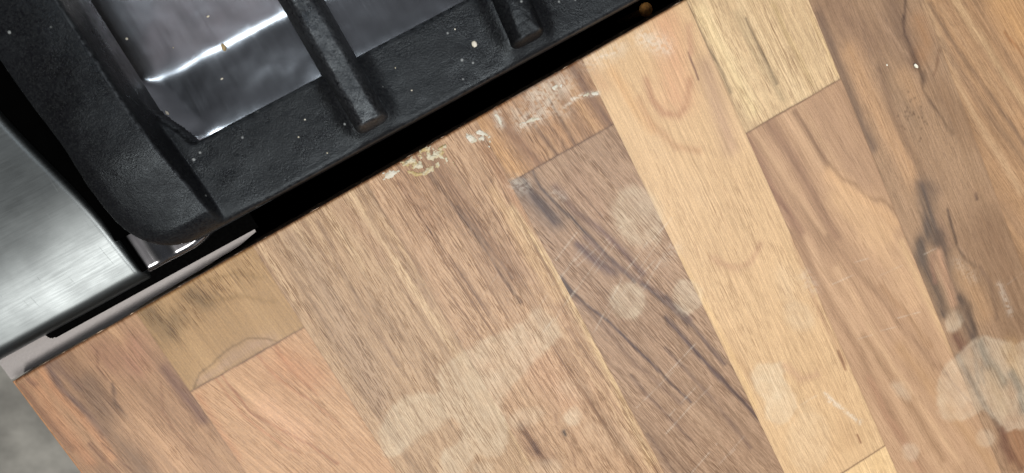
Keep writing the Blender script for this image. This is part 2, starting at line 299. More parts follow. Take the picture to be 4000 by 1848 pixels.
# (block, zoom frame, points, half width mm, colour, strength)
ST = [
 # stave 0
 ('0', ZA, [(265, 480), (330, 590), (380, 680), (440, 730), (500, 780), (560, 850), (640, 950)], 2.2, (100, 78, 70), .85),
 ('0', ZA, [(560, 640), (640, 800), (700, 930), (800, 1040), (900, 1190)], 5.5, (118, 92, 72), .7),
 ('0', ZA, [(690, 640), (720, 780), (800, 870), (900, 970), (1000, 1080), (1100, 1190)], .8, (88, 64, 50), .7),
 ('0', ZA, [(330, 490), (400, 580), (500, 660)], 2.2, (120, 92, 76), .6),
 ('0', ZA, [(270, 560), (330, 660), (420, 760), (520, 850), (620, 970), (700, 1090)], 2.0, (190, 138, 98), .6),
 ('0', ZA, [(200, 620), (300, 780), (420, 930), (560, 1110)], 3.0, (186, 132, 94), .5),
 ('0', ZA, [(130, 640), (230, 790), (330, 900), (450, 1050)], 1.0, (128, 88, 64), .6),
 ('0', ZA, [(170, 600), (210, 640)], 1.6, (110, 76, 62), .6),
 ('0', ZA, [(820, 400), (850, 520)], 6.0, (156, 108, 86), .55),
 ('0', ZA, [(620, 420), (700, 500)], 6.0, (140, 98, 76), .5),
 ('0', ZA, [(1030, 540), (1130, 680), (1250, 850)], 3.0, (118, 84, 68), .75),
 ('0', ZA, [(600, 440), (605, 540), (660, 620)], .6, (120, 84, 62), .5),
 ('0', ZA, [(1000, 620), (1010, 800), (1080, 920), (1200, 1050)], .6, (140, 100, 74), .5),
 ('0', ZA, [(820, 900), (1000, 1020), (1100, 1150)], 7., (202, 160, 122), .6),
 ('0', ZA, [(560, 1000), (650, 1100), (740, 1190)], .9, (128, 90, 66), .7),
 ('0', ZA, [(640, 1000), (760, 1120), (850, 1190)], .7, (120, 86, 64), .6),
 # stave 1 upper
 ('1a', CBL, [(740, 370), (850, 470), (870, 420)], 6., (108, 84, 54), .65),
 ('1a', CBL, [(960, 290), (1040, 320)], 4.5, (104, 80, 50), .7),
 ('1a', CBL, [(1040, 320), (1200, 305), (1380, 330)], 1.2, (140, 108, 66), .45),
 ('1a', CBL, [(1030, 215), (1180, 180), (1320, 215)], 1.2, (140, 108, 66), .5),
 ('1a', CBL, [(1160, 600), (1290, 540), (1370, 520)], 3.6, (166, 134, 106), .75),
 ('1a', CBL, [(1010, 730), (1130, 630)], 2.2, (168, 136, 108), .75),
 ('1a', CBL, [(975, 765), (1010, 690), (1080, 610), (1160, 550), (1250, 510), (1330, 508), (1395, 525)], .55, (124, 95, 62), .7),
 # stave 1 lower
 ('1b', CBL, [(1110, 690), (1180, 780), (1260, 880), (1400, 960), (1560, 1050), (1700, 1140)], .8, (158, 106, 76), .75),
 ('1b', CBL, [(1070, 700), (1150, 810), (1230, 910), (1360, 1000), (1500, 1090)], .7, (166, 112, 80), .6),
 ('1b', CBL, [(1290, 600), (1400, 720), (1560, 830), (1700, 940)], .7, (166, 114, 82), .5),
 ('1b', CBL, [(1390, 560), (1470, 680), (1600, 800)], .9, (170, 114, 80), .5),
 ('1b', CBL, [(1000, 800), (1100, 960), (1200, 1120)], 2., (180, 128, 92), .5),
 ('1b', CBL, [(1440, 640), (1560, 700)], 8., (180, 124, 86), .5),
 ('1b', CBL, [(1330, 860), (1540, 1000)], 6., (208, 162, 126), .6),
 # stave 2
 ('2', CBL, [(1300, 100), (1380, 260), (1480, 420), (1560, 560)], 1.3, (128, 94, 72), .7),
 ('2', DSP, [(740, 600), (830, 750), (900, 880), (960, 1000)], 6., (160, 132, 106), .6),
 ('2', DSP, [(800, 560), (860, 680), (930, 800), (1000, 920)], 1.2, (126, 96, 72), .55),
 ('2', DSP, [(930, 540), (1010, 650), (1090, 770)], 1.2, (132, 100, 76), .45),
 ('2', DSP, [(960, 560), (1100, 740), (1180, 900)], 3., (196, 162, 124), .5),
 ('2', DSP, [(940, 470), (1040, 640), (1130, 800), (1200, 930), (1330, 1170)], .9, (206, 174, 132), .6),
 ('2', DSP, [(860, 520), (960, 640)], 5., (164, 128, 98), .5),
 # stave 3
 ('3', DSP, [(1080, 400), (1180, 540), (1290, 690)], 8., (126, 90, 64), .6),
 ('3', DSP, [(1010, 430), (1090, 560)], 6., (146, 108, 78), .5),
 ('3', DSP, [(1000, 460), (1120, 640), (1230, 790)], .9, (120, 84, 60), .5),
 ('3', DSP, [(1080, 440), (1140, 520), (1200, 600), (1260, 690), (1310, 760)], .8, (92, 64, 48), .6),
 ('3', DSP, [(1150, 520), (1230, 620), (1290, 700)], .7, (84, 58, 44), .5),
 ('3', DSP, [(1200, 340), (1270, 450), (1330, 560)], 3., (160, 118, 84), .7),
 ('3', DSP, [(1240, 480), (1320, 620), (1400, 750)], 2.6, (196, 160, 118), .7),
 ('3', DSP, [(1290, 530), (1390, 680), (1480, 840), (1560, 1000), (1640, 1160)], 2.4, (208, 176, 132), .75),
 ('3', DSP, [(1340, 900), (1430, 1000)], 9., (196, 154, 120), .6),
 ('3', CBM, [(1190, 460), (1290, 620), (1400, 760), (1480, 900), (1580, 1060), (1640, 1190)], .6, (140, 106, 78), .6),
 ('3', CBM, [(1080, 420), (1180, 560), (1280, 700), (1380, 860), (1450, 1040), (1530, 1190)], .6, (150, 114, 84), .55),
 ('3', CBM, [(960, 960), (1000, 1060), (1080, 1130)], 3.6, (128, 92, 66), .7),
 ('3', CBM, [(1010, 1040), (1025, 1080)], 2.2, (96, 66, 50), .7),
 ('3', CBM, [(1165, 985), (1172, 1000)], 1.3, (48, 34, 28), .97),
 ('3', CBM, [(1120, 900), (1140, 1000), (1200, 1050), (1220, 1150)], .8, (140, 104, 76), .6),
 ('3', CBM, [(1060, 960), (1080, 1060), (1150, 1160)], .8, (140, 104, 76), .5),
 # stave 4 upper
 ('4a', CT3, [(560, 330), (620, 440), (700, 560), (760, 640)], 1.9, (118, 86, 66), .85),
 ('4a', CT3, [(540, 420), (620, 560), (690, 650)], 2.2, (182, 142, 102), .8),
 ('4a', CT3, [(80, 600), (180, 740), (310, 880)], 5.5, (188, 144, 98), .85),
 ('4a', CT3, [(200, 600), (330, 740), (400, 820)], 2.2, (134, 96, 68), .7),
 ('4a', CT3, [(330, 570), (480, 770)], 1.0, (104, 72, 50), .7),
 ('4a', CT3, [(430, 560), (560, 740)], 2., (176, 134, 96), .7),
 ('4a', CT3, [(440, 500), (575, 730)], .8, (96, 68, 50), .7),
 # stave 4 lower
 ('4b', ZD, [(280, 500), (330, 600), (450, 720), (560, 830), (700, 980), (830, 1110), (920, 1190)], 1.0, (70, 54, 50), .85),
 ('4b', ZD, [(200, 590), (330, 700), (430, 820)], 5.5, (96, 78, 70), .85),
 ('4b', ZD, [(230, 560), (330, 720), (420, 830)], 1.2, (78, 60, 56), .7),
 ('4b', ZD, [(430, 600), (560, 760), (700, 860), (850, 1010), (980, 1150)], 2.0, (112, 84, 74), .75),
 ('4b', ZD, [(600, 1000), (760, 1130)], 2.6, (106, 80, 72), .75),
 ('4b', ZD, [(560, 560), (720, 760)], 7., (164, 130, 104), .55),
 ('4b', ZD, [(440, 950), (560, 1060)], 6., (156, 124, 98), .6),
 ('4b', CBM, [(1230, 40), (1330, 140), (1420, 190)], 2.0, (104, 80, 74), .8),
 ('4b', CBM, [(1150, 205), (1250, 330), (1400, 440), (1600, 640), (1803, 830)], .9, (84, 64, 58), .85),
 ('4b', CBM, [(1150, 225), (1200, 290)], 1.8, (66, 52, 50), .9),
 ('4b', CBM, [(1210, 300), (1360, 450), (1520, 640), (1750, 830)], 1.8, (116, 88, 72), .55),
 ('4b', CBM, [(1270, 0), (1400, 130), (1620, 270), (1803, 420)], 1.6, (116, 90, 80), .7),
 ('4b', CBM, [(1560, 240), (1700, 350), (1803, 450)], 1.0, (84, 66, 62), .75),
 ('4b', CBM, [(1580, 1000), (1650, 1090), (1720, 1190)], 1.2, (104, 80, 66), .6),
 ('4b', CBM, [(1500, 700), (1640, 860), (1800, 1020)], 1.0, (108, 82, 68), .6),
 ('4b', CBR, [(0, 300), (130, 440), (230, 560), (300, 640)], 1.3, (92, 72, 66), .75),
 ('4b', CBR, [(0, 400), (150, 580), (260, 700), (370, 810), (480, 930)], 1.4, (86, 66, 62), .8),
 ('4b', CBR, [(0, 560), (180, 760), (330, 930), (430, 1060)], 1.0, (100, 76, 66), .5),
 # stave 5
 ('5', CTR, [(0, 120), (40, 340), (60, 480)], 9., (206, 156, 120), .6),
 ('5', CTR, [(115, 265), (130, 310), (150, 350), (165, 400)], .7, (96, 62, 56), .8),
 ('5', CTR, [(120, 130), (130, 270)], 2., (184, 138, 110), .5),
 ('5', CTR, [(200, 330), (270, 540), (330, 740)], 5., (172, 138, 112), .6),
 ('5', CT3, [(760, 350), (860, 520), (960, 640)], 3.2, (206, 162, 114), .6),
 ('5', CT3, [(640, 330), (720, 430)], 4., (190, 150, 112), .5),
 ('5', CT3, [(930, 400), (960, 500), (1020, 570), (1100, 585), (1140, 520), (1150, 400)], 2.0, (176, 130, 98), .6),
 ('5', CT3, [(900, 500), (960, 620), (1080, 740), (1200, 760)], 2.0, (184, 142, 104), .55),
 ('5', CBR, [(240, 110), (300, 145), (370, 155), (430, 120), (470, 40)], 2.0, (184, 144, 110), .6),
 ('5', CBR, [(600, 650), (680, 720), (760, 690)], 2.0, (188, 150, 118), .6),
 ('5', CBR, [(640, 0), (700, 180), (780, 400), (900, 640)], 1.6, (176, 138, 104), .6),
 ('5', CBR, [(865, 580), (885, 630), (902, 675)], .7, (130, 88, 60), .7),
 ('5', CBR, [(955, 1000), (975, 1040)], .7, (130, 88, 60), .7),
 ('5', CBR, [(720, 180), (860, 460), (1000, 740), (1120, 1000)], 1.8, (220, 184, 140), .7),
 ('5', CBR, [(40, 60), (200, 340), (330, 600), (450, 850)], 1.6, (216, 180, 130), .6),
 # stave 6 upper
 ('6a', CTR, [(180, 60), (320, 330), (440, 560)], 4.0, (224, 198, 152), .7),
 ('6a', CTR, [(360, 60), (450, 260), (590, 500)], 2., (184, 160, 124), .7),
 ('6a', CTR, [(400, 90), (470, 240), (560, 420)], .7, (106, 88, 66), .6),
 ('6a', CTR, [(540, 20), (640, 240), (730, 420)], 1.6, (190, 162, 118), .6),
 ('6a', CTR, [(100, 0), (200, 220), (330, 470)], .9, (96, 78, 58), .6),
 ('6a', CTR, [(730, 90), (800, 240), (860, 380)], 1.0, (222, 190, 142), .6),
 # stave 6 lower
 ('6b', CTR, [(400, 700), (540, 960), (680, 1190)], 3.0, (142, 106, 84), .85),
 ('6b', CTR, [(440, 650), (600, 880), (800, 1170)], 1.6, (192, 156, 122), .75),
 ('6b', CTR, [(520, 620), (650, 800), (740, 980), (860, 1190)], 3.2, (146, 112, 88), .8),
 ('6b', CTR, [(590, 570), (700, 730), (800, 870), (900, 960)], 2.0, (196, 160, 126), .7),
 ('6b', CTR, [(650, 560), (740, 700), (820, 840)], 2.2, (138, 106, 82), .75),
 ('6b', CTR, [(760, 520), (900, 740), (1000, 900)], 7.0, (168, 134, 106), .7),
 ('6b', CTR, [(860, 430), (950, 600), (1050, 830), (1130, 980)], 3.5, (164, 130, 102), .6),
 ('6b', CTR, [(830, 830), (880, 890), (960, 930), (1010, 985), (1080, 1010), (1150, 1060), (1200, 1150)], 1.4, (130, 100, 76), .75),
 ('6b', CTR, [(820, 880), (950, 980), (1080, 1060), (1150, 1130)], 4.0, (202, 162, 122), .8),
 ('6b', CTR, [(880, 990), (1000, 1100), (1100, 1190)], 7.0, (204, 166, 126), .75),
 ('6b', CBR, [(1000, 0), (1150, 140), (1250, 340)], 5.0, (206, 168, 130), .6),
 ('6b', CBR, [(1190, 40), (1280, 240), (1380, 440), (1450, 560)], 2.6, (212, 176, 134), .7),
 ('6b', CBR, [(700, 0), (800, 200), (930, 400), (1040, 600)], 2.2, (196, 160, 126), .7),
 ('6b', CBR, [(640, -20), (740, 180), (830, 330), (960, 560), (1100, 820), (1200, 1020)], 2.6, (152, 118, 90), .75),
 ('6b', CBR, [(830, 0), (930, 140), (1060, 280), (1200, 460), (1400, 700)], 2.2, (158, 124, 96), .7),
 ('6b', CBR, [(860, 160), (1000, 400), (1130, 640), (1280, 860), (1480, 1130)], 2.0, (200, 164, 128), .65),
 ('6b', CBR, [(1000, 500), (1130, 700), (1260, 900), (1400, 1120)], 2.6, (156, 122, 92), .7),
 ('6b', CBR, [(1180, 560), (1300, 700), (1450, 900), (1650, 1150)], 4.0, (180, 142, 104), .6),
 ('6b', CBR, [(1030, 720), (1110, 900), (1220, 1060), (1300, 1190)], 2.4, (168, 128, 100), .6),
 ('6b', CBR, [(1090, 260), (1230, 420), (1330, 560)], 2.2, (160, 124, 92), .55),
 ('6b', CBR, [(1410, 690), (1470, 770), (1540, 840), (1600, 870)], .8, (150, 116, 92), .6),
 # stave 7
 ('7', ZB, [(0, 90), (60, 250), (130, 430), (200, 600), (260, 760), (340, 920)], 2.4, (104, 84, 72), .8),
 ('7', ZB, [(60, 30), (200, 150), (330, 260)], 9., (136, 106, 84), .7),
 ('7', ZB, [(190, 330), (300, 600), (420, 800), (540, 1000), (600, 1150)], 4.6, (190, 150, 112), .8),
 ('7', ZB, [(440, 20), (500, 200), (560, 330)], 6., (122, 96, 78), .75),
 ('7', ZB, [(320, 20), (380, 120), (450, 220), (520, 320), (580, 370)], .8, (172, 140, 112), .7),
 ('7', ZB, [(525, 0), (518, 120), (530, 230), (585, 340), (600, 380)], .8, (82, 62, 52), .8),
 ('7', ZB, [(600, 370), (635, 470), (640, 560), (700, 650), (760, 730), (830, 830)], .8, (92, 70, 54), .8),
 ('7', ZB, [(585, 350), (600, 400)], 2., (78, 58, 48), .8),
 ('7', ZB, [(640, 450), (650, 490)], 1.8, (100, 78, 64), .7),
 ('7', ZB, [(620, 130), (660, 240), (640, 340)], 4.0, (166, 124, 88), .6),
 ('7', ZB, [(660, 0), (720, 180), (748, 280), (730, 400), (712, 460)], .8, (118, 86, 64), .75),
 ('7', ZB, [(390, 440), (430, 620), (470, 740), (560, 920), (640, 1080)], 2.4, (126, 98, 76), .75),
 ('7', ZB, [(460, 500), (540, 660), (600, 760)], 4.0, (150, 122, 96), .6),
 ('7', ZB, [(520, 480), (600, 600)], 4.0, (182, 144, 108), .6),
 ('7', ZB, [(780, 560), (860, 700), (960, 860)], 6., (140, 108, 80), .6),
 ('7', ZB, [(660, 20), (740, 210), (860, 520), (950, 700), (1100, 930), (1250, 1190)], 1.9, (192, 158, 122), .8),
 ('7', ZB, [(690, 20), (800, 220), (900, 360), (1010, 520), (1120, 680), (1273, 900)], 1.2, (122, 96, 76), .8),
 ('7', ZB, [(760, 250), (860, 420), (960, 580), (1100, 780), (1273, 1010)], 2.6, (146, 116, 90), .65),
 ('7', ZB, [(850, 0), (1000, 240), (1130, 450), (1273, 640)], 1.8, (202, 168, 128), .8),
 ('7', ZB, [(960, 0), (1100, 230), (1200, 400), (1273, 520)], 1.3, (148, 116, 88), .7),
 ('7', ZB, [(760, 40), (900, 260), (1060, 500), (1200, 700)], 1.6, (176, 142, 108), .6),
 ('7', ZB, [(1000, 300), (1100, 440), (1273, 700)], 1.4, (158, 124, 94), .6),
 ('7', ZB, [(700, 760), (860, 1000), (1000, 1190)], 5., (162, 130, 100), .5),
 ('7', ZB, [(620, 1150), (720, 1190)], 4., (122, 98, 80), .6),
 ('7', ZC, [(650, -20), (680, 100), (690, 200), (740, 280), (765, 340)], 4.0, (82, 70, 64), .85),
 ('7', ZC, [(630, 320), (640, 440), (690, 540), (740, 640), (775, 760)], 3.2, (78, 66, 58), .9),
 ('7', ZC, [(700, 180), (665, 280), (625, 380), (640, 430)], 3.2, (96, 82, 72), .8),
 ('7', ZC, [(740, 300), (750, 250)], 3.0, (84, 72, 64), .8),
 ('7', ZC, [(745, 270), (775, 400), (810, 540), (860, 680), (900, 780), (950, 910)], 3.0, (96, 78, 66), .85),
 ('7', ZC, [(700, 400), (705, 470), (720, 560)], 1.4, (140, 104, 86), .7),
 ('7', ZC, [(735, 370), (770, 480), (800, 580), (840, 690)], 2.0, (186, 146, 116), .85),
 ('7', ZC, [(740, 150), (790, 240), (810, 330)], 1.6, (158, 126, 102), .7),
 ('7', ZC, [(800, 110), (830, 220), (850, 320), (920, 430), (975, 470)], .9, (80, 64, 54), .8),
 ('7', ZC, [(860, 330), (960, 440), (1060, 560)], .9, (176, 144, 116), .6),
 ('7', ZC, [(1000, 480), (1060, 570), (1090, 680), (1100, 780)], 1.2, (112, 90, 74), .7),
 ('7', ZC, [(870, 660), (925, 720), (950, 830), (960, 900)], 2.0, (72, 60, 54), .85),
 ('7', ZC, [(900, 500), (970, 620), (1030, 760)], 5.0, (180, 142, 104), .75),
 ('7', ZC, [(1060, 250), (1180, 560), (1250, 800)], 17., (124, 94, 70), .7),
 ('7', ZC, [(850, 900), (890, 960)], 3.0, (104, 68, 54), .8),
 ('7', ZC, [(1000, 950), (1050, 1070), (1090, 1110), (1140, 1190)], 2.8, (70, 68, 64), .9),
 ('7', ZC, [(960, 960), (990, 1180)], 1.5, (110, 92, 78), .6),
 ('7', ZC, [(1010, 1100), (1030, 1190)], 1.0, (96, 78, 66), .6),
 ('7', ZC, [(1180, 980), (1240, 1130)], 5.0, (176, 140, 92), .6),
 ('7', ZC, [(978, 10), (985, 45)], .8, (70, 50, 44), .9),
 ('7', ZC, [(990, -20), (1100, 60), (1273, 260)], 3., (168, 134, 104), .6),
 ('7', CBR, [(1470, 600), (1560, 760), (1610, 860), (1660, 930), (1700, 1000), (1740, 1090), (1790, 1170)], 1.6, (82, 64, 56), .85),
 ('7', CBR, [(1700, 980), (1700, 1050), (1740, 1120)], 2.6, (98, 68, 58), .8),
 ('7', CBR, [(1740, 700), (1790, 780), (1803, 880)], 2.4, (66, 64, 60), .85),
 ('7', CBR, [(1760, 980), (1800, 1120)], 8., (142, 96, 64), .7),
 ('7', CBR, [(1640, 700), (1700, 860)], 4., (166, 134, 96), .6),
 ('8', ZB, [(1150, 0), (1273, 200)], 9., (196, 152, 106), .8),
 ('8', ZB, [(1160, 200), (1230, 290), (1273, 350)], .9, (160, 112, 74), .6),
]
# milky matt stains left on the lacquer: outlines in photo pixels
def circ(z, x, y, rx, ry, n=16, rot=0.):
    return z, [(x+rx*math.cos(a)*math.cos(rot)-ry*math.sin(a)*math.sin(rot), y+rx*math.cos(a)*math.sin(rot)+ry*math.sin(a)*math.cos(rot)) for a in [i*2*math.pi/n for i in range(n)]]
STAIN = [
 ((CBM, [(235, 980), (270, 900), (300, 850), (370, 800), (450, 785), (520, 790), (545, 760), (530, 700), (560, 650), (640, 590), (760, 520), (900, 460), (960, 430), (1000, 380), (1040, 365), (1080, 390), (1140, 430), (1150, 500), (1100, 550), (1020, 620), (960, 690), (900, 750), (850, 820), (850, 870), (885, 960), (885, 1040), (850, 1100), (780, 1110), (720, 1100), (690, 1130), (680, 1170), (640, 1200), (540, 1200), (545, 1110), (560, 1060), (610, 1050), (640, 1020), (640, 940), (600, 905), (560, 920), (520, 960), (450, 1000), (400, 1040), (340, 1090), (300, 1110), (255, 1090)]), .46, 1.6),
 (circ(CBM, 1480, 320, 92, 92), .52, 1.3), (circ(ZD, 940, 790, 150, 190, rot=-.35), .50, 2.6), (circ(CBR, 110, 300, 78, 88), .50, 1.2),
 (circ(CBM, 1210, 905, 46, 42), .42, 1.6), (circ(CBM, 970, 915, 95, 46, rot=-.3), .34, 2.2), (circ(CBM, 1200, 770, 80, 42, rot=.2), .22, 3.),
 (circ(CBM, 1070, 1165, 80, 45), .32, 2.), (circ(CBM, 755, 1165, 50, 32), .34, 1.5), (circ(CBM, 1400, 1000, 150, 80, rot=.3), .12, 5.),
 ((CBR, [(430, 690), (470, 640), (580, 635), (600, 720), (650, 790), (662, 860), (620, 930), (560, 952), (510, 910), (500, 830), (450, 760)]), .50, 1.3),
 (circ(CBR, 670, 400, 85, 60, rot=.9), .30, 3.), (circ(CBR, 610, 250, 40, 110, rot=-.3), .18, 4.), (circ(CBR, 1450, 430, 42, 50), .42, 1.6),
 ((CBR, [(1370, 760), (1385, 690), (1430, 630), (1480, 580), (1540, 530), (1600, 505), (1700, 520), (1760, 545), (1830, 520), (1830, 960), (1720, 980), (1640, 900), (1600, 870), (1560, 900), (1480, 930), (1400, 920), (1365, 850)]), .40, 1.3),
 (circ(CBR, 1445, 800, 75, 130, rot=.25), .28, 1.5),
 (circ(CBR, 1610, 1015, 48, 42), .36, 1.6), (circ(CBR, 1235, 1080, 38, 42), .36, 1.5), (circ(CBR, 720, 1030, 110, 160), .18, 2.),
 (circ(CBR, 1185, 775, 60, 26, rot=.8), .30, 2.), (circ(CBR, 700, 900, 60, 60), .14, 4.),
]
SMEAR = [  # powdery white smears by the cut edge (photo zoom frame, points, half width mm, strength)
 (CT3, [(330, 600), (400, 570), (480, 460)], 4.0, .55), (CT3, [(380, 480), (500, 430)], 5.5, .60), (CT3, [(270, 560), (300, 640)], 2.5, .4),
 (CT3, [(180, 570), (200, 630)], 1.6, .75), (CT3, [(560, 500), (620, 480), (690, 468)], .9, .95), (CT3, [(520, 540), (550, 520)], .8, .8),
 (CT3, [(300, 640), (360, 600), (400, 600)], 1.0, .8), (CT3, [(640, 310), (760, 265), (800, 240)], 4.0, .35), (CT3, [(690, 290), (790, 260)], .7, .7),
 (CT3, [(920, 190), (1010, 230)], 4.0, .55), (CT3, [(945, 205), (960, 215)], 1.2, .8), (CT3, [(1000, 230), (1040, 250)], 2.4, .5),
 (CT3, [(230, 490), (320, 450)], 1.2, .6), (CT3, [(430, 560), (530, 560)], 3., .3),
 (CBR, [(800, 790), (870, 850), (980, 940)], .9, .6), (CBR, [(820, 830), (940, 900), (990, 930)], .6, .5), (CBR, [(700, 200), (740, 260)], 3., .25),
 (CBR, [(0, 100), (60, 60)], 3., .2), (ZC, [(1120, 580), (1160, 680), (1190, 760)], 1.6, .3), (CT3, [(-560, 830), (-480, 780), (-430, 770)], 3.2, .5), (CT3, [(60, 690), (130, 690)], 2.2, .4), (ZC, [(860, 440), (960, 540)], 3., .15), (ZD, [(180, 580), (230, 600)], 3., .5), (ZD, [(420, 640), (470, 670)], 2., .35),
]
SCR = [
 (CBM, [(880, 120), (620, 490)]), (CBM, [(1220, 110), (1000, 400)]), (CBM, [(1290, 180), (1060, 480)]), (CBM, [(1400, 20), (1120, 420)]),
 (CBM, [(1500, 130), (1310, 490)]), (CBM, [(1650, 10), (1370, 420)]), (CBM, [(1620, 120), (1490, 260)]), (CBM, [(1700, 40), (1560, 270)]),
 (CBM, [(1803, 590), (1530, 860)]), (CBM, [(1803, 850), (1680, 990)]), (CBM, [(1250, 60), (1100, 250)]), (CBM, [(960, 490), (900, 560)]),
 (CBR, [(150, 540), (0, 700)]), (CBR, [(230, 750), (0, 990)]), (CBR, [(260, 1040), (130, 1190)]), (CBR, [(400, 1000), (230, 1190)]),
 (CBR, [(350, 1070), (240, 1180)]), (CBR, [(150, 760), (20, 900)]), (CBR, [(1190, 145), (1050, 210)]), (CBR, [(1180, 450), (1080, 475)]),
 (CBR, [(1040, 495), (970, 515)]), (CBR, [(840, 240), (1000, 170)]), (CBR, [(1280, 380), (1170, 410)]), (CBR, [(950, 130), (1020, 110)]),
 (CBR, [(660, 860), (760, 800)]), (CBR, [(1803, 180), (1720, 240)]), (CBR, [(1360, 60), (1300, 90)]),
 (ZD, [(880, 1110), (1150, 800)]), (ZD, [(560, 1100), (840, 850)]), (ZD, [(440, 1190), (640, 960)]), (ZD, [(1000, 1190), (1110, 1010)]), (ZD, [(830, 1190), (1000, 950)]),
 (ZD, [(430, 1060), (560, 890)]), (ZD, [(640, 1190), (800, 960)]),
]
ST = [(b, UV(z, p), w*(1.25 if b == '7' else 1.), np.array(lin(c)), a*(.86 if b == '7' else 1.)) for b, z, p, w, c, a in ST]
STAIN = [(UV(zp_[0], zp_[1]), a, s) for zp_, a, s in STAIN]
SMEAR = [(UV(z, p), w, a) for z, p, w, a in SMEAR]
SCR = [UV(z, p) for z, p in SCR]

# block: u0,u1,v0,v1, dark, mid, light colours, stripe scale (mm), slant du/dv, stripe contrast, pore strength, pore density, cathedral
BL = {
 '0':  (0, 50, None, 420, (132, 98, 72), (160, 122, 90), (184, 144, 106), 5.0, 0.1, .9, .55, .55, None),
 '1a': (50, 100, None, 36.6, (134, 104, 66), (160, 126, 84), (176, 142, 98), 9.0, 0.1, .6, .65, .45, None),
 '1b': (50, 100, 36.6, 300, (172, 130, 92), (188, 146, 108), (202, 162, 122), 5.0, 0.3, .5, .5, .6, None),
 '2':  (100, 150, None, 420, (142, 112, 84), (178, 146, 112), (204, 174, 136), 3.4, 0.02, 1.0, .75, .75, None),
 '3':  (150, 200, None, 420, (146, 112, 82), (184, 148, 114), (200, 166, 128), 4.0, 0.06, .9, .85, .8, None),
 '4a': (200, 250, None, 26.2, (128, 94, 68), (158, 120, 88), (184, 144, 104), 3.0, 0.14, 1.0, .75, .75, None),
 '4b': (200, 250, 26.2, 340, (138, 109, 86), (160, 129, 103), (178, 147, 118), 3.6, 0.3, .8, .8, .75, None),
 '5':  (250, 300.6, None, 226.5, (196, 158, 116), (212, 177, 134), (222, 190, 150), 8.0, 0.0, .6, .42, .6, (277, -90, .16)),
 '5b': (250, 300.6, 226.5, 420, (206, 170, 122), (226, 192, 144), (234, 204, 160), 6.0, 0, .6, .4, .5, None),
 '6a': (300.6, 350.6, None, 57.8, (196, 166, 128), (216, 186, 144), (226, 200, 158), 4.0, 0.06, .9, .65, .60, None),
 '6b': (300.6, 350.6, 57.8, 420, (156, 122, 94), (182, 146, 114), (204, 168, 132), 5.0, 0.16, .8, .35, .4, None),
 '7':  (350.6, 400.6, None, 420, (140, 112, 88), (160, 129, 101), (176, 144, 114), 7.0, 0.05, .7, .45, .45, None),
 '8':  (400.6, 450, None, 420, (150, 116, 86), (176, 138, 102), (200, 158, 116), 5.0, 0.25, .8, .45, .45, None),
 '9':  (450, 500, None, 420, (140, 106, 80), (172, 134, 100), (196, 156, 116), 5.0, -.1, .8, .5, .5, None),
 '10': (500, 550, None, 420, (180, 140, 100), (206, 166, 122), (222, 186, 140), 5.0, -.1, .8, .5, .5, None),
 '11': (550, 600, None, 420, (130, 98, 74), (160, 124, 92), (182, 146, 110), 5.0, .1, .8, .5, .5, None),
}
VIS = 300.
def edge_v(u): return -.0153*u
worktop = thing('worktop', 'wood effect block laminate kitchen worktop of mixed brown and tan staves, stained and scratched', 'worktop')
VS, FS, CO, GRN, PAR = [], [], [], [], []; base_i = 0
